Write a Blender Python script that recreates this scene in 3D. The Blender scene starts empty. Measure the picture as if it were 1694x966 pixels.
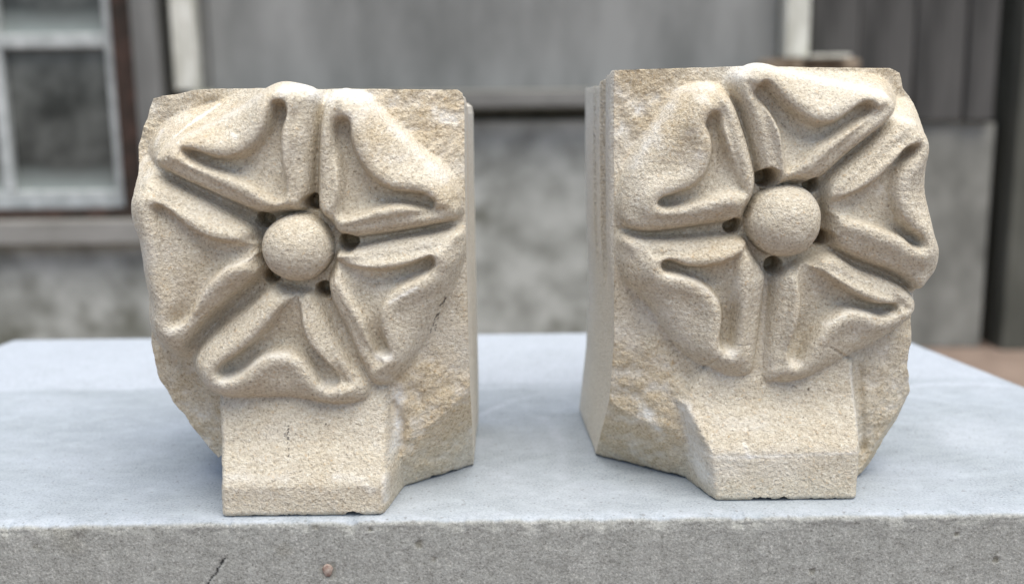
import bpy, math, random
import numpy as np
from mathutils import Matrix, Vector

# ------------------------------------------------------------------ camera, sky, sun, exposure
SC = bpy.context.scene
F = 1700.0; CU, CV = 847.0, 483.0
PITCH = math.radians(10.43); ROLL = math.radians(0.70)
CAM = np.array([0.0, -0.30, 0.125])
cd = bpy.data.cameras.new('camera'); cam = bpy.data.objects.new('camera', cd)
SC.collection.objects.link(cam); SC.camera = cam
ROT = Matrix.Rotation(math.radians(90) - PITCH, 3, 'X') @ Matrix.Rotation(-ROLL, 3, 'Z')
cam.location = CAM; cam.rotation_euler = ROT.to_euler()
cd.sensor_width = 36.0; cd.lens = 36.0 * F / 1694.0
cd.clip_start = 0.01; cd.clip_end = 500
cd.dof.use_dof = True; cd.dof.focus_distance = 0.318; cd.dof.aperture_fstop = 8.0
cd.dof.aperture_blades = 0
W = bpy.data.worlds.new('World'); SC.world = W; W.use_nodes = True
nt = W.node_tree
sky = nt.nodes.new('ShaderNodeTexSky'); sky.sky_type = 'NISHITA'; sky.sun_disc = False
SUN_EL = math.radians(72); SUN_AZ = math.radians(155)
sky.sun_elevation = SUN_EL; sky.sun_rotation = SUN_AZ
sky.air_density = 1.0; sky.dust_density = 1.2; sky.ozone_density = 1.0
bg = nt.nodes['Background']; bg.inputs['Strength'].default_value = 0.10
nt.links.new(sky.outputs[0], bg.inputs[0])
sl = bpy.data.lights.new('sun', 'SUN'); sun = bpy.data.objects.new('sun', sl)
SC.collection.objects.link(sun)
sl.energy = 2.9; sl.angle = math.radians(58); sl.color = (1.0, 0.945, 0.82)
sd = Vector((math.sin(SUN_AZ) * math.cos(SUN_EL), math.cos(SUN_AZ) * math.cos(SUN_EL), math.sin(SUN_EL)))
sun.rotation_euler = sd.to_track_quat('Z', 'Y').to_euler()
SC.view_settings.view_transform = 'Standard'; SC.view_settings.look = 'None'
SC.view_settings.gamma = 1; SC.view_settings.exposure = 0.74

# ------------------------------------------------------------------ helpers
RM = np.array(ROT)
def ray(u, v):
    return RM @ np.array([(u - CU) / F, -(v - CV) / F, -1.0])
def at_y(u, v, y):
    """world point seen at photo pixel u,v on the vertical plane Y=y"""
    d = ray(u, v); return CAM + d * (y - CAM[1]) / d[1]
def at_z(u, v, z=0.0):
    d = ray(u, v); return CAM + d * (z - CAM[2]) / d[2]

def hash3(ix, iy, iz, seed):
    n = (ix.astype(np.int64) * 374761393 + iy.astype(np.int64) * 668265263 + iz.astype(np.int64) * 2147483647 + seed * 1274126177)
    n = (n ^ (n >> 13)) * 1274126177
    n = n & 0xffffffff
    n = (n ^ (n >> 16)) & 0xffffff
    return n / float(0xffffff)
def vnoise(x, y, z, scale, seed=0):
    x = np.asarray(x) / scale + 1000.3; y = np.asarray(y) / scale + 1000.7; z = np.asarray(z) / scale + 1000.1
    x, y, z = np.broadcast_arrays(x, y, z)
    xi = np.floor(x); yi = np.floor(y); zi = np.floor(z)
    fx = x - xi; fy = y - yi; fz = z - zi
    fx = fx * fx * (3 - 2 * fx); fy = fy * fy * (3 - 2 * fy); fz = fz * fz * (3 - 2 * fz)
    r = 0
    for a in (0, 1):
        for b in (0, 1):
            for c in (0, 1):
                w = (fx if a else 1 - fx) * (fy if b else 1 - fy) * (fz if c else 1 - fz)
                r = r + w * hash3(xi + a, yi + b, zi + c, seed)
    return r * 2 - 1
def fbm(x, y, z, scale, seed=0, octv=4, gain=0.5):
    r = 0; a = 1; t = 0
    for o in range(octv):
        r = r + a * vnoise(x, y, z, scale / 2 ** o, seed + o * 7); t += a; a *= gain
    return r / t
def sstep(a, b, x):
    t = np.clip((x - a) / (b - a), 0, 1); return t * t * (3 - 2 * t)

def spline(pts, n=6, closed=True):
    P = np.array(pts, float); m = len(P); out = []
    for i in range(m if closed else m - 1):
        if closed:
            p0, p1, p2, p3 = P[(i - 1) % m], P[i], P[(i + 1) % m], P[(i + 2) % m]
        else:
            p0, p1, p2, p3 = P[max(i - 1, 0)], P[i], P[i + 1], P[min(i + 2, m - 1)]
        for k in range(n):
            t = k / n
            out.append(0.5 * ((2 * p1) + (-p0 + p2) * t + (2 * p0 - 5 * p1 + 4 * p2 - p3) * t * t + (-p0 + 3 * p1 - 3 * p2 + p3) * t ** 3))
    if not closed: out.append(P[-1])
    return np.array(out)
def seg_dist(X, Z, poly, closed=True):
    """unsigned distance to a polyline, nearest point, inside flag"""
    n = len(poly); best = np.full(X.shape, 1e9); bx = np.zeros(X.shape); bz = np.zeros(X.shape)
    ins = np.zeros(X.shape, bool)
    for i in range(n if closed else n - 1):
        ax, az = poly[i]; cx, cz = poly[(i + 1) % n]
        dx, dz = cx - ax, cz - az; L = dx * dx + dz * dz + 1e-18
        t = np.clip(((X - ax) * dx + (Z - az) * dz) / L, 0, 1)
        px = ax + t * dx; pz = az + t * dz
        d = (X - px) ** 2 + (Z - pz) ** 2
        m = d < best
        best = np.where(m, d, best); bx = np.where(m, px, bx); bz = np.where(m, pz, bz)
        if closed:
            c = ((az > Z) != (cz > Z))
            xc = ax + (Z - az) * dx / (dz if abs(dz) > 1e-15 else 1e-15)
            ins ^= c & (X < xc)
    return np.sqrt(best), bx, bz, ins
def sdf(X, Z, poly):
    d, _, _, ins = seg_dist(X, Z, poly)
    return np.where(ins, d, -d)           # positive inside
def blur(A, s):
    r = max(1, int(math.ceil(3 * s))); k = np.exp(-0.5 * (np.arange(-r, r + 1) / s) ** 2); k /= k.sum()
    B = np.pad(A, r, mode='edge')
    B = sum(k[i] * B[:, i:i + A.shape[1]] for i in range(2 * r + 1))
    return sum(k[i] * B[i:i + A.shape[0], :] for i in range(2 * r + 1))

def put(name, me, mat, parent=None, loc=None, **props):
    o = bpy.data.objects.new(name, me); SC.collection.objects.link(o)
    if mat is not None and not me.materials: me.materials.append(mat)
    if parent is not None: o.parent = parent
    if loc is not None: o.location = loc
    for k, v in props.items(): o[k] = v
    return o

# ------------------------------------------------------------------ materials
def new_mat(name):
    m = bpy.data.materials.new(name); m.use_nodes = True; return m, m.node_tree.nodes, m.node_tree.links
def N(nodes, t, **kw):
    n = nodes.new(t)
    for k, v in kw.items():
        if k in n.inputs: n.inputs[k].default_value = v
        else: setattr(n, k, v)
    return n
def noise(nodes, links, vec, scale, detail=2.0, rough=0.5):
    n = nodes.new('ShaderNodeTexNoise'); n.inputs['Scale'].default_value = scale
    n.inputs['Detail'].default_value = detail; n.inputs['Roughness'].default_value = rough
    links.new(vec, n.inputs['Vector']); return n.outputs['Fac']
def ramp(nodes, links, fac, stops):
    r = nodes.new('ShaderNodeValToRGB'); e = r.color_ramp.elements
    e[0].position, e[0].color = stops[0][0], (*stops[0][1], 1)
    e[1].position, e[1].color = stops[-1][0], (*stops[-1][1], 1)
    for p, c in stops[1:-1]:
        k = e.new(p); k.color = (*c, 1)
    links.new(fac, r.inputs[0]); return r.outputs[0]
def mixc(nodes, links, fac, a, b, mode='MIX'):
    m = nodes.new('ShaderNodeMix'); m.data_type = 'RGBA'; m.blend_type = mode
    if isinstance(fac, (int, float)): m.inputs[0].default_value = fac
    else: links.new(fac, m.inputs[0])
    for i, c in ((6, a), (7, b)):
        if isinstance(c, tuple): m.inputs[i].default_value = (*c, 1)
        else: links.new(c, m.inputs[i])
    return m.outputs[2]
def mth(nodes, links, op, a, b=0.0, c=None, clamp=False):
    m = nodes.new('ShaderNodeMath'); m.operation = op; m.use_clamp = clamp
    for i, x in enumerate((a, b) if c is None else (a, b, c)):
        if isinstance(x, (int, float)): m.inputs[i].default_value = x
        else: links.new(x, m.inputs[i])
    return m.outputs[0]
def attr(nodes, name):
    a = nodes.new('ShaderNodeAttribute'); a.attribute_name = name; return a.outputs['Fac']

def sandstone():
    m, n, l = new_mat('carved_sandstone')
    b = n['Principled BSDF']; co = n.new('ShaderNodeTexCoord').outputs['Object']
    g1 = noise(n, l, co, 1050, 3, 0.8)
    g2 = noise(n, l, co, 750, 2, 0.6)
    sp = noise(n, l, co, 1100, 1, 0.5)
    big = noise(n, l, co, 55, 4, 0.6)
    med = noise(n, l, co, 230, 3, 0.6)
    grain = ramp(n, l, g1, [(0.29, (0.35, 0.30, 0.23)), (0.42, (0.635, 0.565, 0.45)), (0.56, (0.735, 0.67, 0.545)), (0.71, (0.88, 0.845, 0.745))])
    grain_o = ramp(n, l, g1, [(0.28, (0.29, 0.21, 0.125)), (0.43, (0.60, 0.485, 0.325)), (0.58, (0.72, 0.61, 0.44)), (0.72, (0.88, 0.80, 0.65))])
    oc = mth(n, l, 'ADD', attr(n, 'ochre'), mth(n, l, 'MULTIPLY_ADD', big, 2.6, -1.38), clamp=True)
    oc = mth(n, l, 'MULTIPLY', oc, 0.85)
    col = mixc(n, l, oc, grain, grain_o)
    # pinkish grey and yellowish drift
    col = mixc(n, l, mth(n, l, 'MULTIPLY_ADD', med, 1.6, -0.45, clamp=True), col, mixc(n, l, 1.0, col, (0.93, 0.93, 0.96), 'MULTIPLY'))
    mot = noise(n, l, co, 420, 2, 0.6)
    col = mixc(n, l, mth(n, l, 'MULTIPLY_ADD', mot, 3.0, -1.2, clamp=True), mixc(n, l, 1.0, col, (0.90, 0.885, 0.86), 'MULTIPLY'), col)
    # dark mineral specks
    spk = mth(n, l, 'GREATER_THAN', sp, 0.685)
    col = mixc(n, l, mth(n, l, 'MULTIPLY', spk, 0.5), col, (0.20, 0.16, 0.12))
    ys = mth(n, l, 'GREATER_THAN', g2, 0.66)
    col = mixc(n, l, mth(n, l, 'MULTIPLY', ys, 0.35), col, (0.60, 0.40, 0.20))
    dn = mth(n, l, 'MULTIPLY', attr(n, 'dust_pale'), mth(n, l, 'MULTIPLY_ADD', g2, 2.0, -0.15, clamp=True), clamp=True)
    col = mixc(n, l, dn, col, (0.90, 0.875, 0.82))
    mk = mth(n, l, 'MULTIPLY', mth(n, l, 'MULTIPLY', attr(n, 'mark'), 0.8), mth(n, l, 'GREATER_THAN', g2, 0.52))
    col = mixc(n, l, mk, col, (0.05, 0.045, 0.045))
    l.new(col, b.inputs['Base Color']); b.inputs['Roughness'].default_value = 0.93
    b.inputs['Specular IOR Level'].default_value = 0.18
    bp = n.new('ShaderNodeBump'); bp.inputs['Strength'].default_value = 1.0; bp.inputs['Distance'].default_value = 0.0007
    h = mth(n, l, 'ADD', g1, mth(n, l, 'MULTIPLY', g2, 0.8))
    l.new(h, bp.inputs['Height']); l.new(bp.outputs[0], b.inputs['Normal'])
    return m

def slab_mat():
    m, n, l = new_mat('grey_sawn_stone')
    b = n['Principled BSDF']; tc = n.new('ShaderNodeTexCoord').outputs['Object']
    mp = n.new('ShaderNodeMapping'); mp.inputs['Scale'].default_value = (1, 0.35, 0.16); l.new(tc, mp.inputs[0])
    mp2 = n.new('ShaderNodeMapping'); mp2.inputs['Scale'].default_value = (0.7, 1.0, 1.0); mp2.inputs['Rotation'].default_value = (0, 0, 0.1); l.new(tc, mp2.inputs[0])
    g1 = noise(n, l, tc, 1300, 3, 0.75); g2 = noise(n, l, tc, 420, 3, 0.6)
    streak = noise(n, l, mp.outputs[0], 260, 4, 0.6)
    big = noise(n, l, mp2.outputs[0], 42, 5, 0.6)
    med = noise(n, l, mp2.outputs[0], 160, 4, 0.62)
    front = ramp(n, l, g1, [(0.29, (0.21, 0.208, 0.19)), (0.43, (0.37, 0.373, 0.35)), (0.58, (0.455, 0.458, 0.435)), (0.71, (0.70, 0.695, 0.65))])
    front = mixc(n, l, mth(n, l, 'MULTIPLY_ADD', streak, 3.4, -1.4, clamp=True), mixc(n, l, 1.0, front, (0.86, 0.86, 0.855), 'MULTIPLY'), front)
    front = mixc(n, l, mth(n, l, 'MULTIPLY_ADD', g2, 1.6, -0.5, clamp=True), mixc(n, l, 1.0, front, (0.84, 0.83, 0.82), 'MULTIPLY'), front)
    top = ramp(n, l, g1, [(0.28, (0.19, 0.213, 0.238)), (0.43, (0.34, 0.378, 0.42)), (0.71, (0.47, 0.507, 0.56))])  # top ramp carries the sky's blue in its colour; the stone itself is grey
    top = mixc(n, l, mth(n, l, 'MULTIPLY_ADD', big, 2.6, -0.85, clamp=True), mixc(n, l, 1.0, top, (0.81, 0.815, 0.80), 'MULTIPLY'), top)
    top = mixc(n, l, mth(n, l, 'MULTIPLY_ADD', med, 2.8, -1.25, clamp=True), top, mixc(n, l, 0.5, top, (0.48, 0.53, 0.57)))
    top = mixc(n, l, mth(n, l, 'MULTIPLY', attr(n, 'dust_pale'), mth(n, l, 'MULTIPLY_ADD', g2, 2.0, -0.3, clamp=True)), top, (0.53, 0.565, 0.63))
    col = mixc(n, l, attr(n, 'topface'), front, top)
    sp = noise(n, l, tc, 520, 1, 0.5)
    col = mixc(n, l, mth(n, l, 'MULTIPLY', mth(n, l, 'GREATER_THAN', sp, 0.70), 0.45), col, (0.16, 0.15, 0.14))
    col = mixc(n, l, attr(n, 'mark'), col, (0.03, 0.03, 0.03))
    col = mixc(n, l, attr(n, 'stain'), col, mixc(n, l, 1.0, col, (0.62, 0.58, 0.50), 'MULTIPLY'))
    l.new(col, b.inputs['Base Color']); b.inputs['Roughness'].default_value = 0.8
    b.inputs['Specular IOR Level'].default_value = 0.3
    bp = n.new('ShaderNodeBump'); bp.inputs['Strength'].default_value = 0.55; bp.inputs['Distance'].default_value = 0.0004
    h = mth(n, l, 'ADD', g1, mth(n, l, 'MULTIPLY', g2, 0.8))
    l.new(h, bp.inputs['Height']); l.new(bp.outputs[0], b.inputs['Normal'])
    return m

def plain(name, c1, c2, scale=30, rough=0.8, stretch=(1, 1, 1), detail=5, lo=0.35, hi=0.65, spec=0.3, spots=None):
    m, n, l = new_mat(name); b = n['Principled BSDF']
    tc = n.new('ShaderNodeTexCoord').outputs['Object']
    mp = n.new('ShaderNodeMapping'); mp.inputs['Scale'].default_value = stretch; l.new(tc, mp.inputs[0])
    f = noise(n, l, mp.outputs[0], scale, detail, 0.6)
    col = ramp(n, l, f, [(lo, c1), (hi, c2)])
    if spots:
        sc, th, c3 = spots
        s = noise(n, l, mp.outputs[0], sc, 3, 0.55)
        col = mixc(n, l, ramp(n, l, s, [(th, (0, 0, 0)), (th + 0.14, (1, 1, 1))]), col, c3)
    l.new(col, b.inputs['Base Color']); b.inputs['Roughness'].default_value = rough
    b.inputs['Specular IOR Level'].default_value = spec
    bp = n.new('ShaderNodeBump'); bp.inputs['Strength'].default_value = 0.3; bp.inputs['Distance'].default_value = 0.002
    l.new(f, bp.inputs['Height']); l.new(bp.outputs[0], b.inputs['Normal'])
    return m
SAND = sandstone(); SLABM = slab_mat()

# ------------------------------------------------------------------ background (1.2 to 1.5 m behind the stones)
YW = 1.20
def boxmesh(x0, x1, y0, y1, z0, z1, bev=0.002):
    import bmesh
    bm = bmesh.new()
    vs = [bm.verts.new((x, y, z)) for z in (z0, z1) for y in (y0, y1) for x in (x0, x1)]
    for f in ((0, 2, 3, 1), (4, 5, 7, 6), (0, 1, 5, 4), (2, 6, 7, 3), (0, 4, 6, 2), (1, 3, 7, 5)):
        bm.faces.new([vs[i] for i in f])
    if bev:
        bmesh.ops.bevel(bm, geom=bm.edges[:], offset=bev, segments=2, affect='EDGES', profile=0.5)
    me = bpy.data.meshes.new('block'); bm.to_mesh(me); bm.free(); return me
def pxbox(name, u0, u1, v0, v1, y, depth, mat, parent=None, bev=0.002, x0=None, x1=None, z0=None, z1=None, **props):
    um = (u0 + u1) / 2; vm = max(0, (v0 + v1) / 2)
    X0 = at_y(u0, vm, y)[0] if x0 is None else x0; X1 = at_y(u1, vm, y)[0] if x1 is None else x1
    Z1 = at_y(um, v0, y)[2] if z1 is None else z1; Z0 = at_y(um, v1, y)[2] if z0 is None else z0
    c = ((X0 + X1) / 2, y + depth / 2, Z0)
    me = boxmesh(X0 - c[0], X1 - c[0], -depth / 2, depth / 2, 0, Z1 - Z0, bev)
    if parent is not None: c = tuple(Vector(c) - parent.location)
    return put(name, me, mat, parent, c, **props)

GZ = at_y(1650, 577, YW)[2]
M_ground = plain('clay_ground', (0.17, 0.125, 0.10), (0.25, 0.19, 0.155), 14, 0.9)
me = bpy.data.meshes.new('ground')
me.from_pydata([(-40, -40, 0), (40, -40, 0), (40, 40, 0), (-40, 40, 0)], [], [(0, 1, 2, 3)])
put('ground', me, M_ground, None, (0, 0, GZ), kind='structure')

M_wall = plain('weathered_render', (0.22, 0.222, 0.195), (0.47, 0.473, 0.435), 16, 0.9, (1, 1, 1), 6, 0.33, 0.62, spots=(9, 0.56, (0.15, 0.15, 0.12)))
M_wallr = plain('grey_render', (0.16, 0.158, 0.14), (0.30, 0.295, 0.265), 14, 0.9, (1, 1, .7))
M_panel = plain('grey_painted_board', (0.16, 0.163, 0.155), (0.30, 0.30, 0.288), 9, 0.75, (1, 1, 0.35), 5)
M_ledge = plain('grey_ledge_wood', (0.15, 0.147, 0.137), (0.24, 0.235, 0.22), 30, 0.8, (0.3, 1, 1))
M_gap_shade = plain('gap_shade', (0.035, 0.035, 0.03), (0.07, 0.07, 0.06), 30, 0.9)  # near-black colour that paints the shade in the gap
M_board = plain('dark_weathered_board', (0.035, 0.034, 0.032), (0.115, 0.11, 0.104), 45, 0.8, (1, 1, 0.08), 5, 0.3, 0.7, spots=(26, 0.66, (0.02, 0.02, 0.02)))
M_white = plain('flaking_white_paint', (0.50, 0.49, 0.42), (0.74, 0.73, 0.66), 50, 0.7, (1, 1, 0.3), spots=(60, 0.60, (0.30, 0.24, 0.17)))
M_frame = plain('window_grey_paint', (0.36, 0.38, 0.37), (0.56, 0.58, 0.57), 40, 0.6)
M_rust = plain('red_brown_paint', (0.022, 0.018, 0.013), (0.075, 0.042, 0.032), 30, 0.7)
M_olive = plain('olive_grey_post', (0.065, 0.065, 0.052), (0.13, 0.128, 0.108), 25, 0.8, (1, 1, .2))
M_greyp = plain('grey_post_wood', (0.12, 0.12, 0.113), (0.22, 0.217, 0.205), 30, 0.8, (1, 1, .15))
M_brown = plain('rotten_brown_wood', (0.10, 0.07, 0.045), (0.30, 0.24, 0.18), 60, 0.9)
M_sill = plain('grey_sill', (0.20, 0.195, 0.175), (0.31, 0.30, 0.28), 30, 0.8, (0.3, 1, 1))

m, n_, l_ = new_mat('window_glass'); b_ = n_['Principled BSDF']
tc = n_.new('ShaderNodeTexCoord').outputs['Object']
f_ = noise(n_, l_, tc, 12, 4, 0.6)
sx = n_.new('ShaderNodeSeparateXYZ'); l_.new(tc, sx.inputs[0])
grime = n_.new('ShaderNodeMapRange'); grime.inputs[1].default_value = 0.035; grime.inputs[2].default_value = 0.0
l_.new(mth(n_, l_, 'ADD', sx.outputs[2], mth(n_, l_, 'MULTIPLY_ADD', f_, 0.06, -0.03)), grime.inputs[0])
c_ = ramp(n_, l_, f_, [(0.38, (0.02, 0.022, 0.02)), (0.66, (0.14, 0.145, 0.135))])  # mottled greys paint blurred reflections into the glass colour
c_ = mixc(n_, l_, mth(n_, l_, 'MULTIPLY', grime.outputs[0], 0.8), c_, (0.36, 0.40, 0.38))
l_.new(c_, b_.inputs['Base Color']); b_.inputs['Roughness'].default_value = 0.25
M_glass = m

# masonry under the window and between
wz = at_y(880, 200, YW)[2]
pxbox('rendered_wall', 0, 1640, 200, 560, YW, 0.15, M_wall, z0=GZ, x0=at_y(268, 300, YW)[0], x1=at_y(1500, 350, YW)[0], z1=wz,
      label='pale weathered masonry wall with dark blotches behind the slab', category='wall')
pxbox('rendered_wall', 0, 268, 404, 560, YW + .001, 0.15, M_wall, z0=GZ, x0=-1.3, x1=at_y(268, 300, YW)[0] - .001,
      label='pale weathered masonry under the window sill at the left', category='wall')
x = at_y(1500, 350, YW)[0]
pxbox('concrete_panel', 1500, 1640, 205, 577, YW + .012, 0.13, M_wallr, z0=GZ, x0=x + 0.002, x1=at_y(1641, 380, YW)[0],
      label='plain mid grey concrete panel below the dark boards at the right', category='concrete panel')
# ledge
pxbox('timber_ledge', 330, 1340, 150, 178, YW - .045, 0.19, M_ledge, x0=at_y(335, 165, YW)[0], x1=at_y(1335, 165, YW)[0],
      label='long horizontal grey timber ledge above the pale wall', category='ledge')
pxbox('ledge_shadow_strip', 330, 1340, 179, 199, YW + .02, 0.12, M_olive, x0=at_y(335, 165, YW)[0], x1=at_y(1480, 165, YW)[0],
      label='dark strip standing in for the shadow directly under the grey ledge', category='shadow strip')  # dark set-back strip painted in for the shade under the ledge
# grey board panels
r = bpy.data.objects.new('board_cladding', None); SC.collection.objects.link(r)
r.location = at_y(815, 150, YW + 0.02); r['label'] = 'smooth grey painted boards above the ledge between the white posts'; r['category'] = 'cladding'
ux = [340, 1292]
for a, bb in zip(ux[:-1], ux[1:]):
    pxbox('board', a + 1, bb - 1, -420, 149, YW + 0.02 + random.uniform(0, .003), 0.03, M_panel, parent=r, bev=0.001,
          x0=at_y(a, 80, YW)[0] + 0.0006, x1=at_y(bb, 80, YW)[0] - 0.0006)
# posts left
pxbox('timber_post', 226, 268, -420, 395, YW - 0.02, 0.10, M_greyp, x0=at_y(226, 180, YW - .02)[0], x1=at_y(268, 180, YW - .02)[0],
      label='grey weathered timber post beside the window', category='post')
pxbox('post_gap_strip', 268, 288, -420, 395, YW + 0.03, 0.06, M_olive, x0=at_y(266, 180, YW)[0], x1=at_y(289, 180, YW)[0],
      label='dark olive strip between the grey post and the cream post', category='strip')
pxbox('painted_post', 288, 327, -420, 150, YW - 0.01, 0.07, M_white, x0=at_y(288, 80, YW)[0], x1=at_y(327, 80, YW)[0],
      label='cream painted post above the left carved stone', category='post')
pxbox('dark_bead', 328, 340, -420, 150, YW + 0.01, 0.05, M_greyp, x0=at_y(328, 80, YW)[0], x1=at_y(339.5, 80, YW)[0],
      label='narrow grey bead right of the cream post', category='trim')
# window
r = bpy.data.objects.new('window', None); SC.collection.objects.link(r)
r.location = at_y(90, 362, YW + 0.0); r['label'] = 'old small paned window with pale bars at the left'; r['category'] = 'window'
yw = YW + 0.02
xr0 = at_y(183, 200, yw)[0]; xr1 = at_y(204, 200, yw)[0]; xl = at_y(12, 200, yw)[0]; xl0 = at_y(-8, 200, yw)[0]
pxbox('stile', 0, 0, -420, 345, yw, 0.035, M_frame, r, x0=xr0, x1=xr1)
pxbox('glazing_bar', 0, 0, -420, 316, yw + .002, 0.03, M_frame, r, x0=xl0, x1=xl)
pxbox('glazing_bar', 0, 183, 56, 80, yw + .001, 0.032, M_frame, r, x0=-1.25, x1=xr0 - .0005)
pxbox('bottom_rail', 0, 183, 316, 346, yw + .0015, 0.034, M_frame, r, x0=-1.25, x1=xr0 - .0005)
zt = at_y(90, 56, yw)[2]; zb = at_y(90, 80, yw)[2]; zc = at_y(90, 316, yw)[2]
pxbox('pane', 0, 0, 0, 0, yw + .014, 0.004, M_glass, r, bev=0, x0=xl, x1=xr0, z0=zc, z1=zb)
pxbox('pane', 0, 0, 0, 0, yw + .014, 0.004, M_glass, r, bev=0, x0=xl, x1=xr0, z0=zt, z1=zt + .25)
pxbox('pane', 0, 0, 0, 0, yw + .014, 0.004, M_glass, r, bev=0, x0=xl0 - .2, x1=xl0, z0=zc, z1=zb)
pxbox('outer_frame', 205, 226, -420, 347, YW - 0.005, 0.06, M_rust, r, x0=xr1 + .0005, x1=at_y(225, 180, YW - .02)[0], z0=at_y(100, 346, yw)[2])
pxbox('outer_frame', 0, 226, 347, 364, YW - 0.006, 0.06, M_rust, r, x0=-1.25, x1=at_y(225, 180, YW - .02)[0])
pxbox('sill', 0, 226, 366, 405, YW - 0.03, 0.10, M_sill, r, x0=-1.25, x1=at_y(225, 180, YW - .02)[0] )
# right side
pxbox('cream_post', 1297, 1338, -420, 96, YW - 0.012, 0.07, M_white, x0=at_y(1297, 50, YW)[0], x1=at_y(1336, 50, YW)[0],
      label='narrow cream post with flaking paint above the right carved stone', category='post')
pxbox('rotten_sill', 1262, 1425, 98, 149, YW - 0.03, 0.09, M_brown, bev=0.006,
      label='stubby brown weathered timber block at the foot of the cream post', category='timber block')
pxbox('cream_ledge', 1340, 1410, 90, 105, YW - 0.06, 0.05, M_white, bev=0.004, z0=at_y(1340, 97.5, YW - .045)[2],
      label='short cream ledge lying on the brown timber block', category='ledge')
r = bpy.data.objects.new('board_fence', None); SC.collection.objects.link(r)
r.location = at_y(1500, 200, YW); r['label'] = 'dark grey vertical timber boards in the upper right'; r['category'] = 'fence'
ux = [1341, 1422, 1515, 1600, 1650]
for i, (a, bb) in enumerate(zip(ux[:-1], ux[1:])):
    pxbox('board', a, bb, -420, 200, YW + (0.0, .004, .001, -.004)[i], 0.02, M_board, parent=r, bev=0.0015,
          x0=at_y(a, 80, YW)[0] + 0.001, x1=at_y(bb, 80, YW)[0] - 0.001)
pxbox('gap_shade_sheet', 1640, 1700, -420, 577, YW + 0.14, 0.02, M_gap_shade, x0=at_y(1341, 80, YW)[0], x1=2.2, z0=GZ, z1=0.65,
      label='dark sheet standing in for the shade between the concrete panel and the corner post', category='shade sheet')  # dark sheet at the back stands for the shade in the gap
pxbox('corner_post', 1668, 1760, -420, 577, YW - 0.01, 0.10, M_olive, x0=at_y(1666, 380, YW)[0], x1=at_y(1790, 380, YW)[0], z0=GZ,
      label='olive grey upright post at the right edge', category='post')
# building carried on past the frame
pxbox('side_wall', 0, 0, 0, 0, YW + .03, 0.1, M_wall, x0=at_y(1792, 380, YW)[0], x1=2.6, z0=GZ, z1=0.65,
      label='pale wall carrying on right of the corner post', category='wall')

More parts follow.
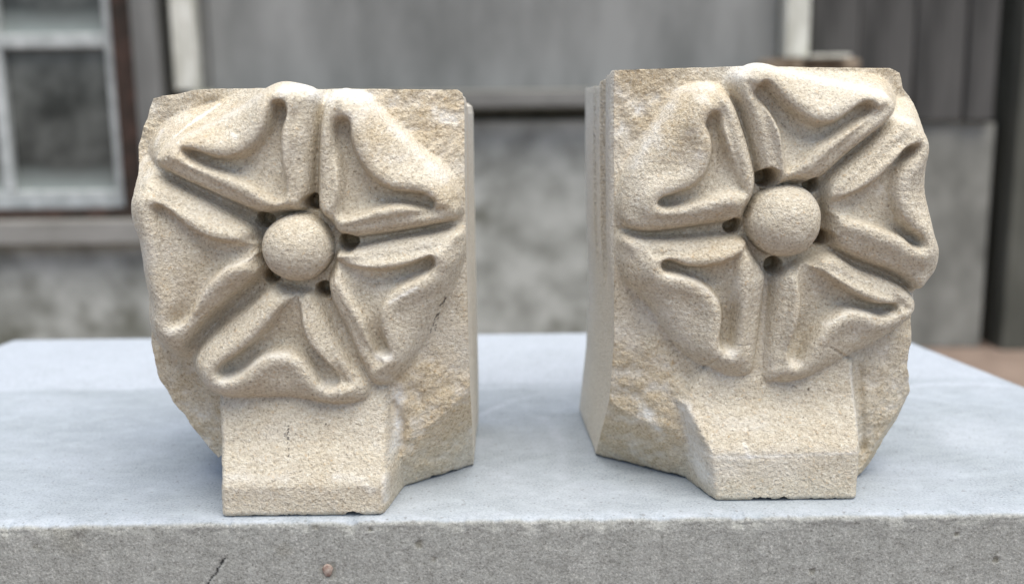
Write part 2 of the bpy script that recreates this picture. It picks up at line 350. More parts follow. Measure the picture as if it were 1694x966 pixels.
# ------------------------------------------------------------------ stone slab
def build_slab():
    yf = at_z(847, 858)[1]
    bl = at_z(28, 561); br_ = at_z(1470, 553)
    yb = (bl[1] + at_z(880, 552)[1]) / 2
    r1 = at_z(1694, 641); r0 = at_z(1517, 571)
    sl = (r1[0] - r0[0]) / (r1[1] - r0[1])
    def xr(y): return r0[0] + sl * (y - r0[1])
    l1 = at_z(2, 572)
    def xl(y): return bl[0] + (y - bl[1]) * 0.12
    yr = np.clip(xr(np.array([yf])), 0.27, 0.5)[0]
    R = 0.0016; T = -GZ - 0.001
    # profile (y, z, topness)
    prof = []
    for z in np.linspace(-T, -0.045, 12, endpoint=False): prof.append((yf, z, 0))
    for z in np.linspace(-0.045, -R, 110, endpoint=False): prof.append((yf, z, 0))
    for a in np.linspace(0, math.pi / 2, 7): prof.append((yf + R - R * math.cos(a), -R + R * math.sin(a), a / (math.pi / 2)))
    n = 210
    for t in np.linspace(0, 1, n + 1)[1:]:
        prof.append((yf + R + (yb - yf - 2 * R) * (0.35 * t + 0.65 * t * t), 0, 1))
    R2 = 0.003
    for a in np.linspace(0, math.pi / 2, 6)[1:]: prof.append((yb - R + R2 * math.sin(a), -R2 + R2 * math.cos(a), 1))
    prof.append((yb - R + R2, -0.03, 1)); prof.append((yb - R + R2, -T, 0))
    prof = np.array(prof)
    nx = 900
    s = np.linspace(0, 1, nx)
    Y = np.repeat(prof[:, 0:1], nx, 1); Z = np.repeat(prof[:, 1:2], nx, 1); TP = np.repeat(prof[:, 2:3], nx, 1)
    XL = xl(Y); XR = np.minimum(xr(Y), 0.46)
    X = XL + (XR - XL) * s[None, :]
    # wear
    f = fbm(X, Y, Z, 0.004, 3, 4, 0.6)
    edge = np.exp(-((Y - yf) ** 2 + Z ** 2) / (2 * 0.0022 ** 2))
    chip = np.clip(fbm(X, 0 * Y, 0 * Z, 0.007, 9, 5, .65) - 0.0, 0, 1) * 1.6
    Y = Y + (1 - TP) * 0.00022 * f + edge * (0.0005 * f + 0.0016 * chip) * (1 - 0.5 * TP)
    Z = Z + TP * 0.00008 * f - edge * (0.0003 + 0.0016 * chip)
    Z = np.minimum(Z, 0.0001)
    top = sstep(0.25, 0.95, TP + 0.25 * f * edge)
    # marks on the front face: crack, pit, small stains; on the top: pale lines
    mark = np.zeros(X.shape); stain = np.zeros(X.shape); dust_pale = np.zeros(X.shape)
    fr = TP < 0.3
    crack = [at_y(u, v, yf)[[0, 2]] for u, v in [(338, 975), (346, 962), (350, 955), (357, 950), (360, 940), (366, 934), (368, 927), (373, 922)]]
    d, _, _, _ = seg_dist(X, Z, crack, False)
    wv = 0.00016 + 0.0004 * np.clip(vnoise(X, 0, Z, 0.0016, 4), 0, 1)
    mark = np.where(fr, sstep(1.5, .7, d / wv), 0)
    for (u, v, rad, k) in [(693, 900, 0.0014, .8), (542, 944, 0.0028, .5), (523, 872, .0012, .5), (470, 908, .003, .3), (1583, 884, .0008, .9), (1648, 926, .0012, .8), (112, 880, .007, .3), (1344, 945, .001, .7), (719, 925, .0011, .5), (60, 905, .0015, .3), (612, 876, .0006, 1), (850, 860, .0006, .9)]:
        c = at_y(u, v, yf); q = np.hypot(X - c[0], Z - c[2]) / rad + 0.4 * vnoise(X, 0, Z, rad * .6, 5)
        w = np.where(fr, sstep(1.15, .6, q), 0)
        stain = np.maximum(stain, w * k)
        if rad < .003: Y = Y + w * 0.0006 * k
    Y = Y + mark * 0.0005
    isT = TP > .9
    def line(pts, wd, k):
        nonlocal dust_pale
        P = [at_z(u, v)[[0, 1]] for u, v in pts]
        d, _, _, _ = seg_dist(X, Y, spline(P, 5, False), False)
        dust_pale = np.maximum(dust_pale, np.where(isT, k * np.exp(-(d / wd) ** 2) * (0.75 + 0.5 * vnoise(X, Y, 0, .012, 8)), 0))
    line([(-80, 648), (100, 642), (240, 640)], .004, .75)
    line([(700, 650), (800, 641), (970, 637)], .004, .5)
    line([(1480, 642), (1560, 635), (1650, 637), (1760, 650)], .003, .8)
    line([(785, 690), (850, 662), (905, 648)], .002, .55)
    line([(900, 690), (925, 730), (930, 790)], .003, .4)
    line([(1480, 668), (1600, 700), (1660, 730), (1720, 780)], .002, .35)
    ylim = at_z(400, 641)[1]
    dust_pale = np.maximum(dust_pale, np.where(isT, 0.6 * sstep(ylim - .002, ylim + .004, Y), 0))       # paler strip along the back
    dust_pale = np.maximum(dust_pale, np.where(TP > .4, 0.65 * np.exp(-((Y - yf) / 0.006) ** 2) * (0.6 + .6 * vnoise(X, Y, 0, .004, 2)), 0))
    q = np.clip(fbm(X, Y, 0, .03, 31, 4), 0, 1); dust_pale = np.maximum(dust_pale, np.where(isT, q * .6, 0))
    m_, k_ = X.shape
    V = np.stack([X, Y, Z], -1).reshape(-1, 3)
    I = np.arange(m_ * k_).reshape(m_, k_)
    Fq = np.stack([I[:-1, :-1], I[:-1, 1:], I[1:, 1:], I[1:, :-1]], -1).reshape(-1, 4)
    me = bpy.data.meshes.new('stone_slab')
    faces = Fq.tolist() + [I[::-1, 0].tolist()[::-1], I[:, -1].tolist()[::-1]] + [[int(I[0, -1]), int(I[0, 0]), int(I[-1, 0]), int(I[-1, -1])]]
    me.from_pydata(V.tolist(), [], faces)
    for nme, A in (('topface', top), ('mark', mark), ('stain', stain), ('dust_pale', dust_pale)):
        a = me.attributes.new(nme, 'FLOAT', 'POINT'); a.data.foreach_set('value', A.reshape(-1).astype(np.float32))
    sm = np.ones(len(faces), bool); sm[-3:] = False
    me.polygons.foreach_set('use_smooth', sm); me.update()
    r = put('stone_slab', me, SLABM, None, None, label='large pale grey sawn stone slab under the two carved blocks', category='stone slab')
    # brown pebble sunk in the front face
    import bmesh
    bm = bmesh.new(); bmesh.ops.create_icosphere(bm, subdivisions=3, radius=1)
    c = at_y(542, 943, yf)
    for v in bm.verts:
        v.co = Vector((v.co.x * 0.0016 * (1 + .1 * math.sin(4 * v.co.z)), v.co.y * 0.0007, v.co.z * 0.0021))
    pm = bpy.data.meshes.new('pebble'); bm.to_mesh(pm); bm.free()
    for p in pm.polygons: p.use_smooth = True
    put('pebble', pm, plain('pebble_brown', (0.22, 0.13, 0.10), (0.45, 0.38, 0.33), 500, 0.6), r, (c[0], yf + .0002, c[2]), label='small brown pebble in the front face')
    return yf
YF = build_slab()

# ------------------------------------------------------------------ carved stones
def rbf(pts, X, Z):
    P = np.array([[*at_y(u, v, y)[[0, 2]], y] for u, v, y in pts]); s = 0.03
    A = np.sqrt(((P[:, None, :2] - P[None, :, :2]) ** 2).sum(-1) + (s * .25) ** 2)
    n = len(P); M = np.zeros((n + 3, n + 3)); M[:n, :n] = -A + np.eye(n) * 0.002
    M[:n, n] = 1; M[:n, n + 1:] = P[:, :2]; M[n, :n] = 1; M[n + 1:, :n] = P[:, :2].T
    w = np.linalg.solve(M, np.concatenate([P[:, 2], [0, 0, 0]]))
    r = w[n] + w[n + 1] * X + w[n + 2] * Z
    for i in range(n):
        r = r - w[i] * np.sqrt((X - P[i, 0]) ** 2 + (Z - P[i, 1]) ** 2 + (s * .25) ** 2)
    return r
def plane3(pts, X, Z):
    P = np.array([[*at_y(u, v, y)[[0, 2]], y] for u, v, y in pts])
    A = np.c_[P[:, :2], np.ones(3)]; c = np.linalg.solve(A, P[:, 2]); return c[0] * X + c[1] * Z + c[2]

def build_stone(S):
    H = 0.0003
    ox = S['y0']
    def poly(pts, y): return np.array([at_y(u, v, y)[[0, 2]] for u, v in pts])
    body = np.array([at_y(p[0], p[1], p[2] + ox)[[0, 2]] for p in S['body']])
    body[:, 1] = np.maximum(body[:, 1], 0.0)
    nb = []
    for a, b in zip(body, np.roll(body, -1, 0)):          # broken edges are ragged, sawn edges stay straight
        k = max(1, int(np.hypot(*(b - a)) / .0014))
        for t in range(k): nb.append(a + (b - a) * t / k)
    nb = np.array(nb); dn = np.roll(nb, -1, 0) - np.roll(nb, 1, 0); dn = np.c_[dn[:, 1], -dn[:, 0]] / (np.linalg.norm(dn, axis=1, keepdims=True) + 1e-9)
    am = np.where(nb[:, 1] < .002, 0, np.where(nb[:, 1] > body[:, 1].max() - .002, .00022, .00075)) * (1 - S['sawn'](nb[:, 0], nb[:, 1] + .01)) * np.where((nb[:, 1] < .010) & (np.abs(nb[:, 0] - at_y(S['footx'], 800, ox)[0]) < .002), .25, 1)
    body = nb + dn * (am * (fbm(nb[:, 0], 0, nb[:, 1], .0065, S['seed'] + 15, 4, .6) * 1.6))[:, None]
    body[:, 1] = np.maximum(body[:, 1], 0.0)
    petals = [spline(poly(p, ox + .0100), 5) for p, _ in S['petals']]
    panels = [spline(poly(q, ox + .0045), 5) for _, q in S['petals']]
    foot = np.array([at_y(u, v, y + ox)[[0, 2]] for u, v, y in S['foot']]); foot[:, 1] = np.where(foot[:, 1] < 0.004, -0.01, foot[:, 1])
    allp = np.concatenate([body] + petals)
    x0, x1 = allp[:, 0].min() - 3 * H, allp[:, 0].max() + 3 * H
    z1 = allp[:, 1].max() + 3 * H
    xs = np.arange(x0, x1, H); zs = np.arange(0, z1, H)
    X, Z = np.meshgrid(xs, zs)
    off = [(u, v, y + ox) for u, v, y in S['base']]
    base = rbf(off, X, Z)
    nz1 = fbm(X, 0, Z, 0.014, S['seed'], 4, .55); nz2 = fbm(X, 0, Z, 0.0042, S['seed'] + 50, 4, .6)
    rough = np.zeros(X.shape)
    for (u, v, ru, rv, k) in S['rough']:
        c = at_y(u, v, ox + .02); q = np.hypot((X - c[0]) / (ru * .00019), (Z - c[2]) / (rv * .00019))
        rough = np.maximum(rough, k * sstep(1.15, .65, q + .25 * nz1))
    ridg = 1 - np.abs(fbm(X * .8 + Z * .6, 0, Z * .8 - X * .6, .0085, S['seed'] + 20, 3, .5)) * 2
    base = base + rough * (0.0011 * nz1 + 0.0006 * nz2 - 0.0007 * ridg)
    for pl in S['planes']:
        base = np.maximum(base, plane3([(u, v, y + ox) for u, v, y in pl], X, Z) + 0.0010 * nz1 + .0005 * nz2)
    # grooves / chisel cuts in the ground
    for pts, wd, dp in S['cuts']:
        P = spline([at_y(u, v, ox + .02)[[0, 2]] for u, v in pts], 5, False)
        d, _, _, _ = seg_dist(X, Z, P, False)
        base = base + dp * np.exp(-(d / wd) ** 2)
    # foot
    zf = lambda v, u: at_y(u, v, ox)[2]
    prof = S['footprof']; uu = prof[0][0]
    zz = np.array([zf(v, u) for u, v, y in prof]); yy = np.array([y for u, v, y in prof])
    o = np.argsort(zz); Yf = ox + np.interp(Z, zz[o], yy[o])
    df = sdf(X, Z, foot)
    rr = 0.0018
    Yfoot = Yf + np.where(df > 0, np.clip(rr - df, 0, rr) ** 2 / rr * .8, rr * .8 - df * S['footwall'])
    ground = np.minimum(base, blur(Yfoot, 0.9) + 0.00015 * nz2)
    isfoot = Yfoot < base
    # petals
    SD = []
    bxc = at_y(*S['boss'][:2], ox + .006); bR = S['boss'][2] * (0.300 + ox) / F
    rb = np.hypot(X - bxc[0], Z - bxc[2])
    for p in petals: SD.append(sdf(X, Z, p))
    SDa = np.array(SD); best = SDa.max(0); lab = SDa.argmax(0)
    second = np.sort(SDa, 0)[-2]
    wide = sstep(0.0030, 0.0085, -second)
    Rw = 0.0038 + 0.0045 * wide; Rd = 0.0070 + 0.0006 * wide
    Yp = ox + S['lift'] + 0.0028 * sstep(0.010, .045, rb) * 0 + 0.003 * (rb / .05) ** 2
    Yp = Yp + S['tx'] * (X - bxc[0]) + S['tz'] * (Z - bxc[2])
    Yp = Yp + 0.0007 * vnoise(X, 0, Z, 0.02, S['seed'] + 3)
    t = np.clip((Rw - best) / Rw, 0, 1)
    roll = Rd * (1 - np.sqrt(np.clip(1 - t ** 2, 0, 1)))
    rec = np.zeros(X.shape); pin = np.full(X.shape, -1.0)
    # sunk panels
    for i, q in enumerate(panels):
        d = sdf(X, Z, q); pin = np.maximum(pin, d)
    wr = np.clip(best, 0, 1) + np.clip(-pin, 0, 1)
    tube = (1 - sstep(.0080, .0100, blur(wr, 2))) * (1 - sstep(.0058, .0085, -blur(second, 3)))
    s_ = np.clip(best, 0, 1) / (wr + 1e-9)
    q_ = np.abs(1 - 2 * s_); hump = 1 - np.sqrt(np.clip(1 - (q_ * .985) ** 2, 0, 1))
    hump = .9 * hump + .1 * q_ ** 2
    lipc = sstep(-0.0006, 0.0010, pin)
    dep = 0.0032 + 0.0030 * sstep(bR + .003, bR + .027, rb)
    dep = dep + 0.0009 * vnoise(X, 0, Z, .012, S['seed'] + 12)
    for (u, v, rad, k) in S['shallow']:
        c = at_y(u, v, ox + .004); w = k * sstep(rad, rad * .35, np.hypot(X - c[0], (Z - c[2]) * .6)); dep = dep * (1 - w)
    inside = pin > 0
    yr = np.where(inside, dep, np.where(s_ < .5, Rd * hump, dep * hump))         # round rib
    yl = np.where(inside, lipc * dep, np.maximum(roll, 0) + lipc * dep)          # broad curled lip
    Ypet = Yp + np.where(best > 0, yr * tube + yl * (1 - tube), Rd - best * 1.9)
    # swelling of the ribs and of the curled lip next to the panel edge
    Ypet = Ypet - .0024 * (1 - tube) * np.exp(-((pin + .0026) / .0036) ** 2) * sstep(0, .003, best)
    Ypet = Ypet + 0.0012 * sstep(bR + .005, bR, rb)
    Ypet = blur(Ypet, 0.9)
    soft = S.get('soft', None)
    if soft is not None:          # the rim of one petal melts into the ground
        for (u, v, rad, k) in soft:
            c = at_y(u, v, ox + .01); w = k * sstep(rad, rad * .4, np.hypot(X - c[0], Z - c[2]))
            B = blur(np.minimum(ground, Ypet), 7.0); Ypet = Ypet * (1 - w) + np.minimum(B, Ypet + .02) * w; ground = ground * (1 - w) + B * w
    ground = ground + (~isfoot) * sstep(.012, .0, Z) * .0016 * fbm(X, 0, Z * .3, .010, S['seed'] + 17, 3)
    Y = np.minimum(ground, Ypet)
    ispet = Ypet < ground + 0.0002
    Y = blur(Y, 0.8)
    # boss
    hole = np.full(X.shape, -1)
    for i, (u, v, rpx) in enumerate(S['holes']):
        c = at_y(u, v, ox + .010); rh = rpx * (0.31 + ox) / F
        d = np.hypot(X - c[0], Z - c[2]) + .00015 * vnoise(X, 0, Z, .002, 77)
        w = sstep(rh * 1.12, rh * .80, d)
        Y = Y + w * (np.maximum(Y, ox + .0200) - Y + .001)
        hole = np.where(d < rh * 1.02, i, hole)
    yc = ox + S['lift'] + 0.0048
    th = np.arctan2(Z - bxc[2], X - bxc[0])
    rb = rb * (1 + .014 * np.sin(2 * th + S['seed']) + .010 * np.sin(3 * th + 1)) + .00022 * vnoise(X, 0, Z, .004, S['seed'] + 61)
    Yb = np.where(rb < bR * .997, yc - np.sqrt(np.clip((bR * .997) ** 2 - rb ** 2, 1e-9, None)) * .95, 1.0)
    isb = Yb < Y
    Yb = Yb + np.clip(yc - bR * .93 - Yb, 0, 1) * .7
    Y = np.minimum(Y, Yb)
    # grain and tool marks
    fine = fbm(X, 0, Z, .0011, S['seed'] + 90, 3, .7)
    Y = Y + 0.00010 * fine + 0.00016 * vnoise(X, 0, Z, .0055, S['seed'] + 4) + (~ispet & ~isb & ~isfoot) * .00016 * nz2 + rough * (~ispet) * .0002 * fine
    Y = Y + .0013 * np.clip(1 - Z / (.0017 + .0007 * nz2), 0, 1) ** 2
    ca, sa = math.cos(S['seed']), math.sin(S['seed'])
    Y = Y + .00013 * vnoise((X * ca + Z * sa) * .16, 0, Z * ca - X * sa, .0011, S['seed'] + 5) * sstep(-.1, .5, vnoise(X, 0, Z, .016, 91)) + .00022 * np.abs(nz2) * ispet
    rimd = np.minimum(np.abs(df), .01)
    Y = Y + isfoot * np.clip(1 - rimd / .0016, 0, 1) ** 2 * .0009 * (.5 + np.clip(nz2 * 2.5, -.3, 1.6))
    pit = np.clip(vnoise(X, 0, Z, .0016, S['seed'] + 70) - .78, 0, 1); Y = Y + pit * .0016
    # masks for colour
    ochre = rough * .5 + .22 * (~ispet) + .0
    for (u, v, ru, rv, k) in S['ochre']:
        c = at_y(u, v, ox + .015); q = np.hypot((X - c[0]) / (ru * .00019), (Z - c[2]) / (rv * .00019))
        ochre = ochre + k * sstep(1.2, .3, q + .3 * nz1)
    ochre = ochre * np.where(isfoot, .5, 1) - .25 * isb + .6 * (hole >= 0)  # warm bounced light in the drill holes is painted in as ochre
    dust_pale = .35 * np.clip(nz1 * 1.6 - .15, 0, 1) + rough * .5 * np.clip(nz2 * 2, 0, 1)
    for pts, wd, k in S['dust_pale']:  # pale strokes: white stone dust, plus petal lip highlights painted into the colour
        P = [at_y(u, v, ox + .006)[[0, 2]] for u, v in pts]
        d, _, _, _ = seg_dist(X, Z, P, False)
        dust_pale = dust_pale + k * np.exp(-(d / (wd * .00018)) ** 2) * (.8 + .5 * nz2)
    mark = np.zeros(X.shape)
    for pts, wd in S['marks']:
        P = [at_y(u, v, ox + .006)[[0, 2]] for u, v in pts]
        d, _, _, _ = seg_dist(X, Z, P, False)
        mark = np.maximum(mark, sstep(1.3, .6, d / (wd * .00018)) * (vnoise(X, 0, Z, .0007, 6) > -.25))
    # ---- mask domain and snap its rim to the outline
    dB, bx_, bz_, inB = seg_dist(X, Z, body)
    D = np.where(inB, dB, -dB); NX, NZ = bx_.copy(), bz_.copy()
    for p in petals:
        d, px, pz, ii = seg_dist(X, Z, p); d = np.where(ii, d, -d)
        m = d > D; D = np.where(m, d, D); NX = np.where(m, px, NX); NZ = np.where(m, pz, NZ)
    ins = D > 0
    cell = ins[:-1, :-1] | ins[1:, :-1] | ins[:-1, 1:] | ins[1:, 1:]
    used = np.zeros(X.shape, bool)
    for a in (0, 1):
        for b in (0, 1):
            used[a:a + cell.shape[0], b:b + cell.shape[1]] |= cell
    outv = used & ~ins
    rag = .00025
    Xs = np.where(outv, NX, X); Zs = np.where(outv, NZ, Z)
    # broken, ragged lower and outer edges
    Zs = np.maximum(Zs, np.clip(.0030 * fbm(X, 0, X * 0, .0060, S['seed'] + 8, 5, .7) + .0003, 0, .0018) + Z * .25 * (Z < .0018))
    Zs = np.maximum(Zs, 0)
    idx = -np.ones(X.shape, int); idx[used] = np.arange(used.sum())
    V = np.stack([Xs[used], Y[used], Zs[used]], -1)
    I = np.argwhere(cell); i, j = I[:, 0], I[:, 1]
    Q = np.stack([idx[i, j], idx[i, j + 1], idx[i + 1, j + 1], idx[i + 1, j]], -1)
    # face labels: 0 block, 1 foot, 2 boss, 3.. petals, 8.. holes
    L = np.zeros(X.shape, int); L[isfoot] = 1; L[ispet] = 3 + lab[ispet]; L[hole >= 0] = 8 + hole[hole >= 0]; L[isb] = 2
    FL = L[i, j]
    # boundary loop
    e = np.concatenate([Q[:, [0, 1]], Q[:, [1, 2]], Q[:, [2, 3]], Q[:, [3, 0]]])
    key = set(map(tuple, e.tolist())); nxt = {a: b for a, b in key if (b, a) not in key}
    loops = []
    left = dict(nxt)
    while left:
        a0 = next(iter(left)); lp = [a0]; c = left.pop(a0)
        while c != a0 and c in left: lp.append(c); c = left.pop(c)
        loops.append(lp)
    loops.sort(key=len); loop = loops[-1]
    A = {k: v[used] for k, v in (('ochre', ochre), ('dust_pale', dust_pale), ('mark', mark))}
    # skirt
    P = V[loop]; n = len(P)
    shrink = body
    dd, qx, qz, ii = seg_dist(P[:, 0], P[:, 2], body)
    tgx = np.where(ii, P[:, 0], qx); tgz = np.where(ii, P[:, 2], qz)
    # inside the body a petal rim never happens; snap to the body outline
    tgx = np.where(P[:, 2] < .0025, P[:, 0], tgx); tgz = np.where(P[:, 2] < .0025, P[:, 2], tgz)
    over = np.hypot(tgx - P[:, 0], tgz - P[:, 2])
    YB = ox + S['back']
    cx, cz = tgx.mean(), tgz.mean()
    dep_rings = [0.0008, .0016, .003, .004, .006, .010, .0139, .0156, .020, .0254, .0262, .034, .041, .0418, .050, .058, .066, .074, .082]
    rings = []; base_o = P[:, 1]
    sidef = S['side']           # side(sign) profile offset along x for the sawn side
    sawn = S['sawn'](tgx, tgz)
    for r_ in dep_rings:
        w = min(1, r_ / .006); w = w * w * (3 - 2 * w)
        rx = P[:, 0] * (1 - w) + tgx * w; rz = P[:, 2] * (1 - w) + tgz * w
        ry = base_o + (YB - base_o) * (r_ / .082)
        am = (1 - sawn) * min(1, r_ / .006) * .0016
        am2 = np.where(P[:, 2] < .0025, 0, 1)
        dirx, dirz = tgx - cx, tgz - cz; ln = np.hypot(dirx, dirz) + 1e-9
        nn = fbm(rx, ry, rz, .009, S['seed'] + 33, 4, .55) - .7
        rx = rx + am * nn * dirx / ln; rz = rz + am * nn * dirz / ln * am2
        rx = rx + sawn * sidef(r_ / .082, rz)
        # top of the rear part sits slightly lower
        rz = np.where(P[:, 2] > .12, rz, rz) - sstep(.105, .128, P[:, 2]) * (.0012 * sstep(.01, .05, r_ / .082) * sawn + .0030 * sstep(.30, .34, r_ / .082) * (.4 + .6 * sawn))
        # taper of the undersides
        rz = np.where(P[:, 2] < .0025, P[:, 2] + 0 * rz, np.maximum(rz, 0.0))
        rings.append(np.stack([rx, ry, rz], -1))
    nv = len(V); VV = [V] + rings
    SK = []; prev = np.array(loop)
    for k in range(len(rings)):
        cur = nv + k * n + np.arange(n)
        SK.append(np.stack([prev, cur, np.roll(cur, -1), np.roll(prev, -1)], -1)); prev = cur
    V = np.concatenate(VV)
    nr = len(rings) * n
    so = np.concatenate([np.where(sawn > .5, -.4 + (1.3 if .18 < r_ / .082 < .33 else 0) * sstep(.06, .09, P[:, 2]), .45) for r_ in dep_rings]); sdst = np.tile(np.where(sawn > .5, .35, .15), len(rings))
    A['ochre'] = np.concatenate([A['ochre'], so]); A['dust_pale'] = np.concatenate([A['dust_pale'], sdst]); A['mark'] = np.concatenate([A['mark'], np.zeros(nr)])
    SK = np.concatenate(SK)
    Q = np.concatenate([Q, SK]); FL = np.concatenate([FL, np.zeros(len(SK), int)])
    # vertex normals from the whole surface so that the parts join without a seam
    v0, v1, v2, v3 = V[Q[:, 0]], V[Q[:, 1]], V[Q[:, 2]], V[Q[:, 3]]
    fn = np.cross(v2 - v0, v3 - v1); VN = np.zeros(V.shape)
    for k in range(4): np.add.at(VN, Q[:, k], fn)
    VN /= (np.linalg.norm(VN, axis=1, keepdims=True) + 1e-12)
    root = bpy.data.objects.new('carved_stone', None); SC.collection.objects.link(root)
    c = at_z((S['foot'][0][0] + S['foot'][-1][0]) / 2, S['contact']); loc = np.array([c[0], c[1], 0.0]); root.location = loc
    root['label'] = S['label']; root['category'] = 'carved stone'; root['group'] = 'carved stone rose blocks'
    def part(name, mask, cap=None, label=None):
        q = Q[mask]
        if len(q) == 0: return
        ids, inv = np.unique(q.reshape(-1), return_inverse=True); fq = inv.reshape(-1, 4)
        faces = fq.tolist()
        if cap is not None:
            mp = {int(a): k for k, a in enumerate(ids)}; faces.append([mp[int(a)] for a in cap])
        me = bpy.data.meshes.new(name); me.from_pydata((V[ids] - loc).tolist(), [], faces)
        for k, a in A.items():
            at = me.attributes.new(k, 'FLOAT', 'POINT'); at.data.foreach_set('value', a[ids].astype(np.float32))
        me.polygons.foreach_set('use_smooth', np.ones(len(faces), bool)); me.update()
        me.normals_split_custom_set_from_vertices(VN[ids].tolist())
        o = put(name, me, SAND, root)
        if label: o['label'] = label
        return o
    part('block', FL == 0, cap=(nv + (len(rings) - 1) * n + np.arange(n)))
    part('foot', FL == 1); part('boss', FL == 2)
    for k in range(5): part('petal', FL == 3 + k)
    for k in range(5): part('drill_hole', FL == 8 + k)
    return root

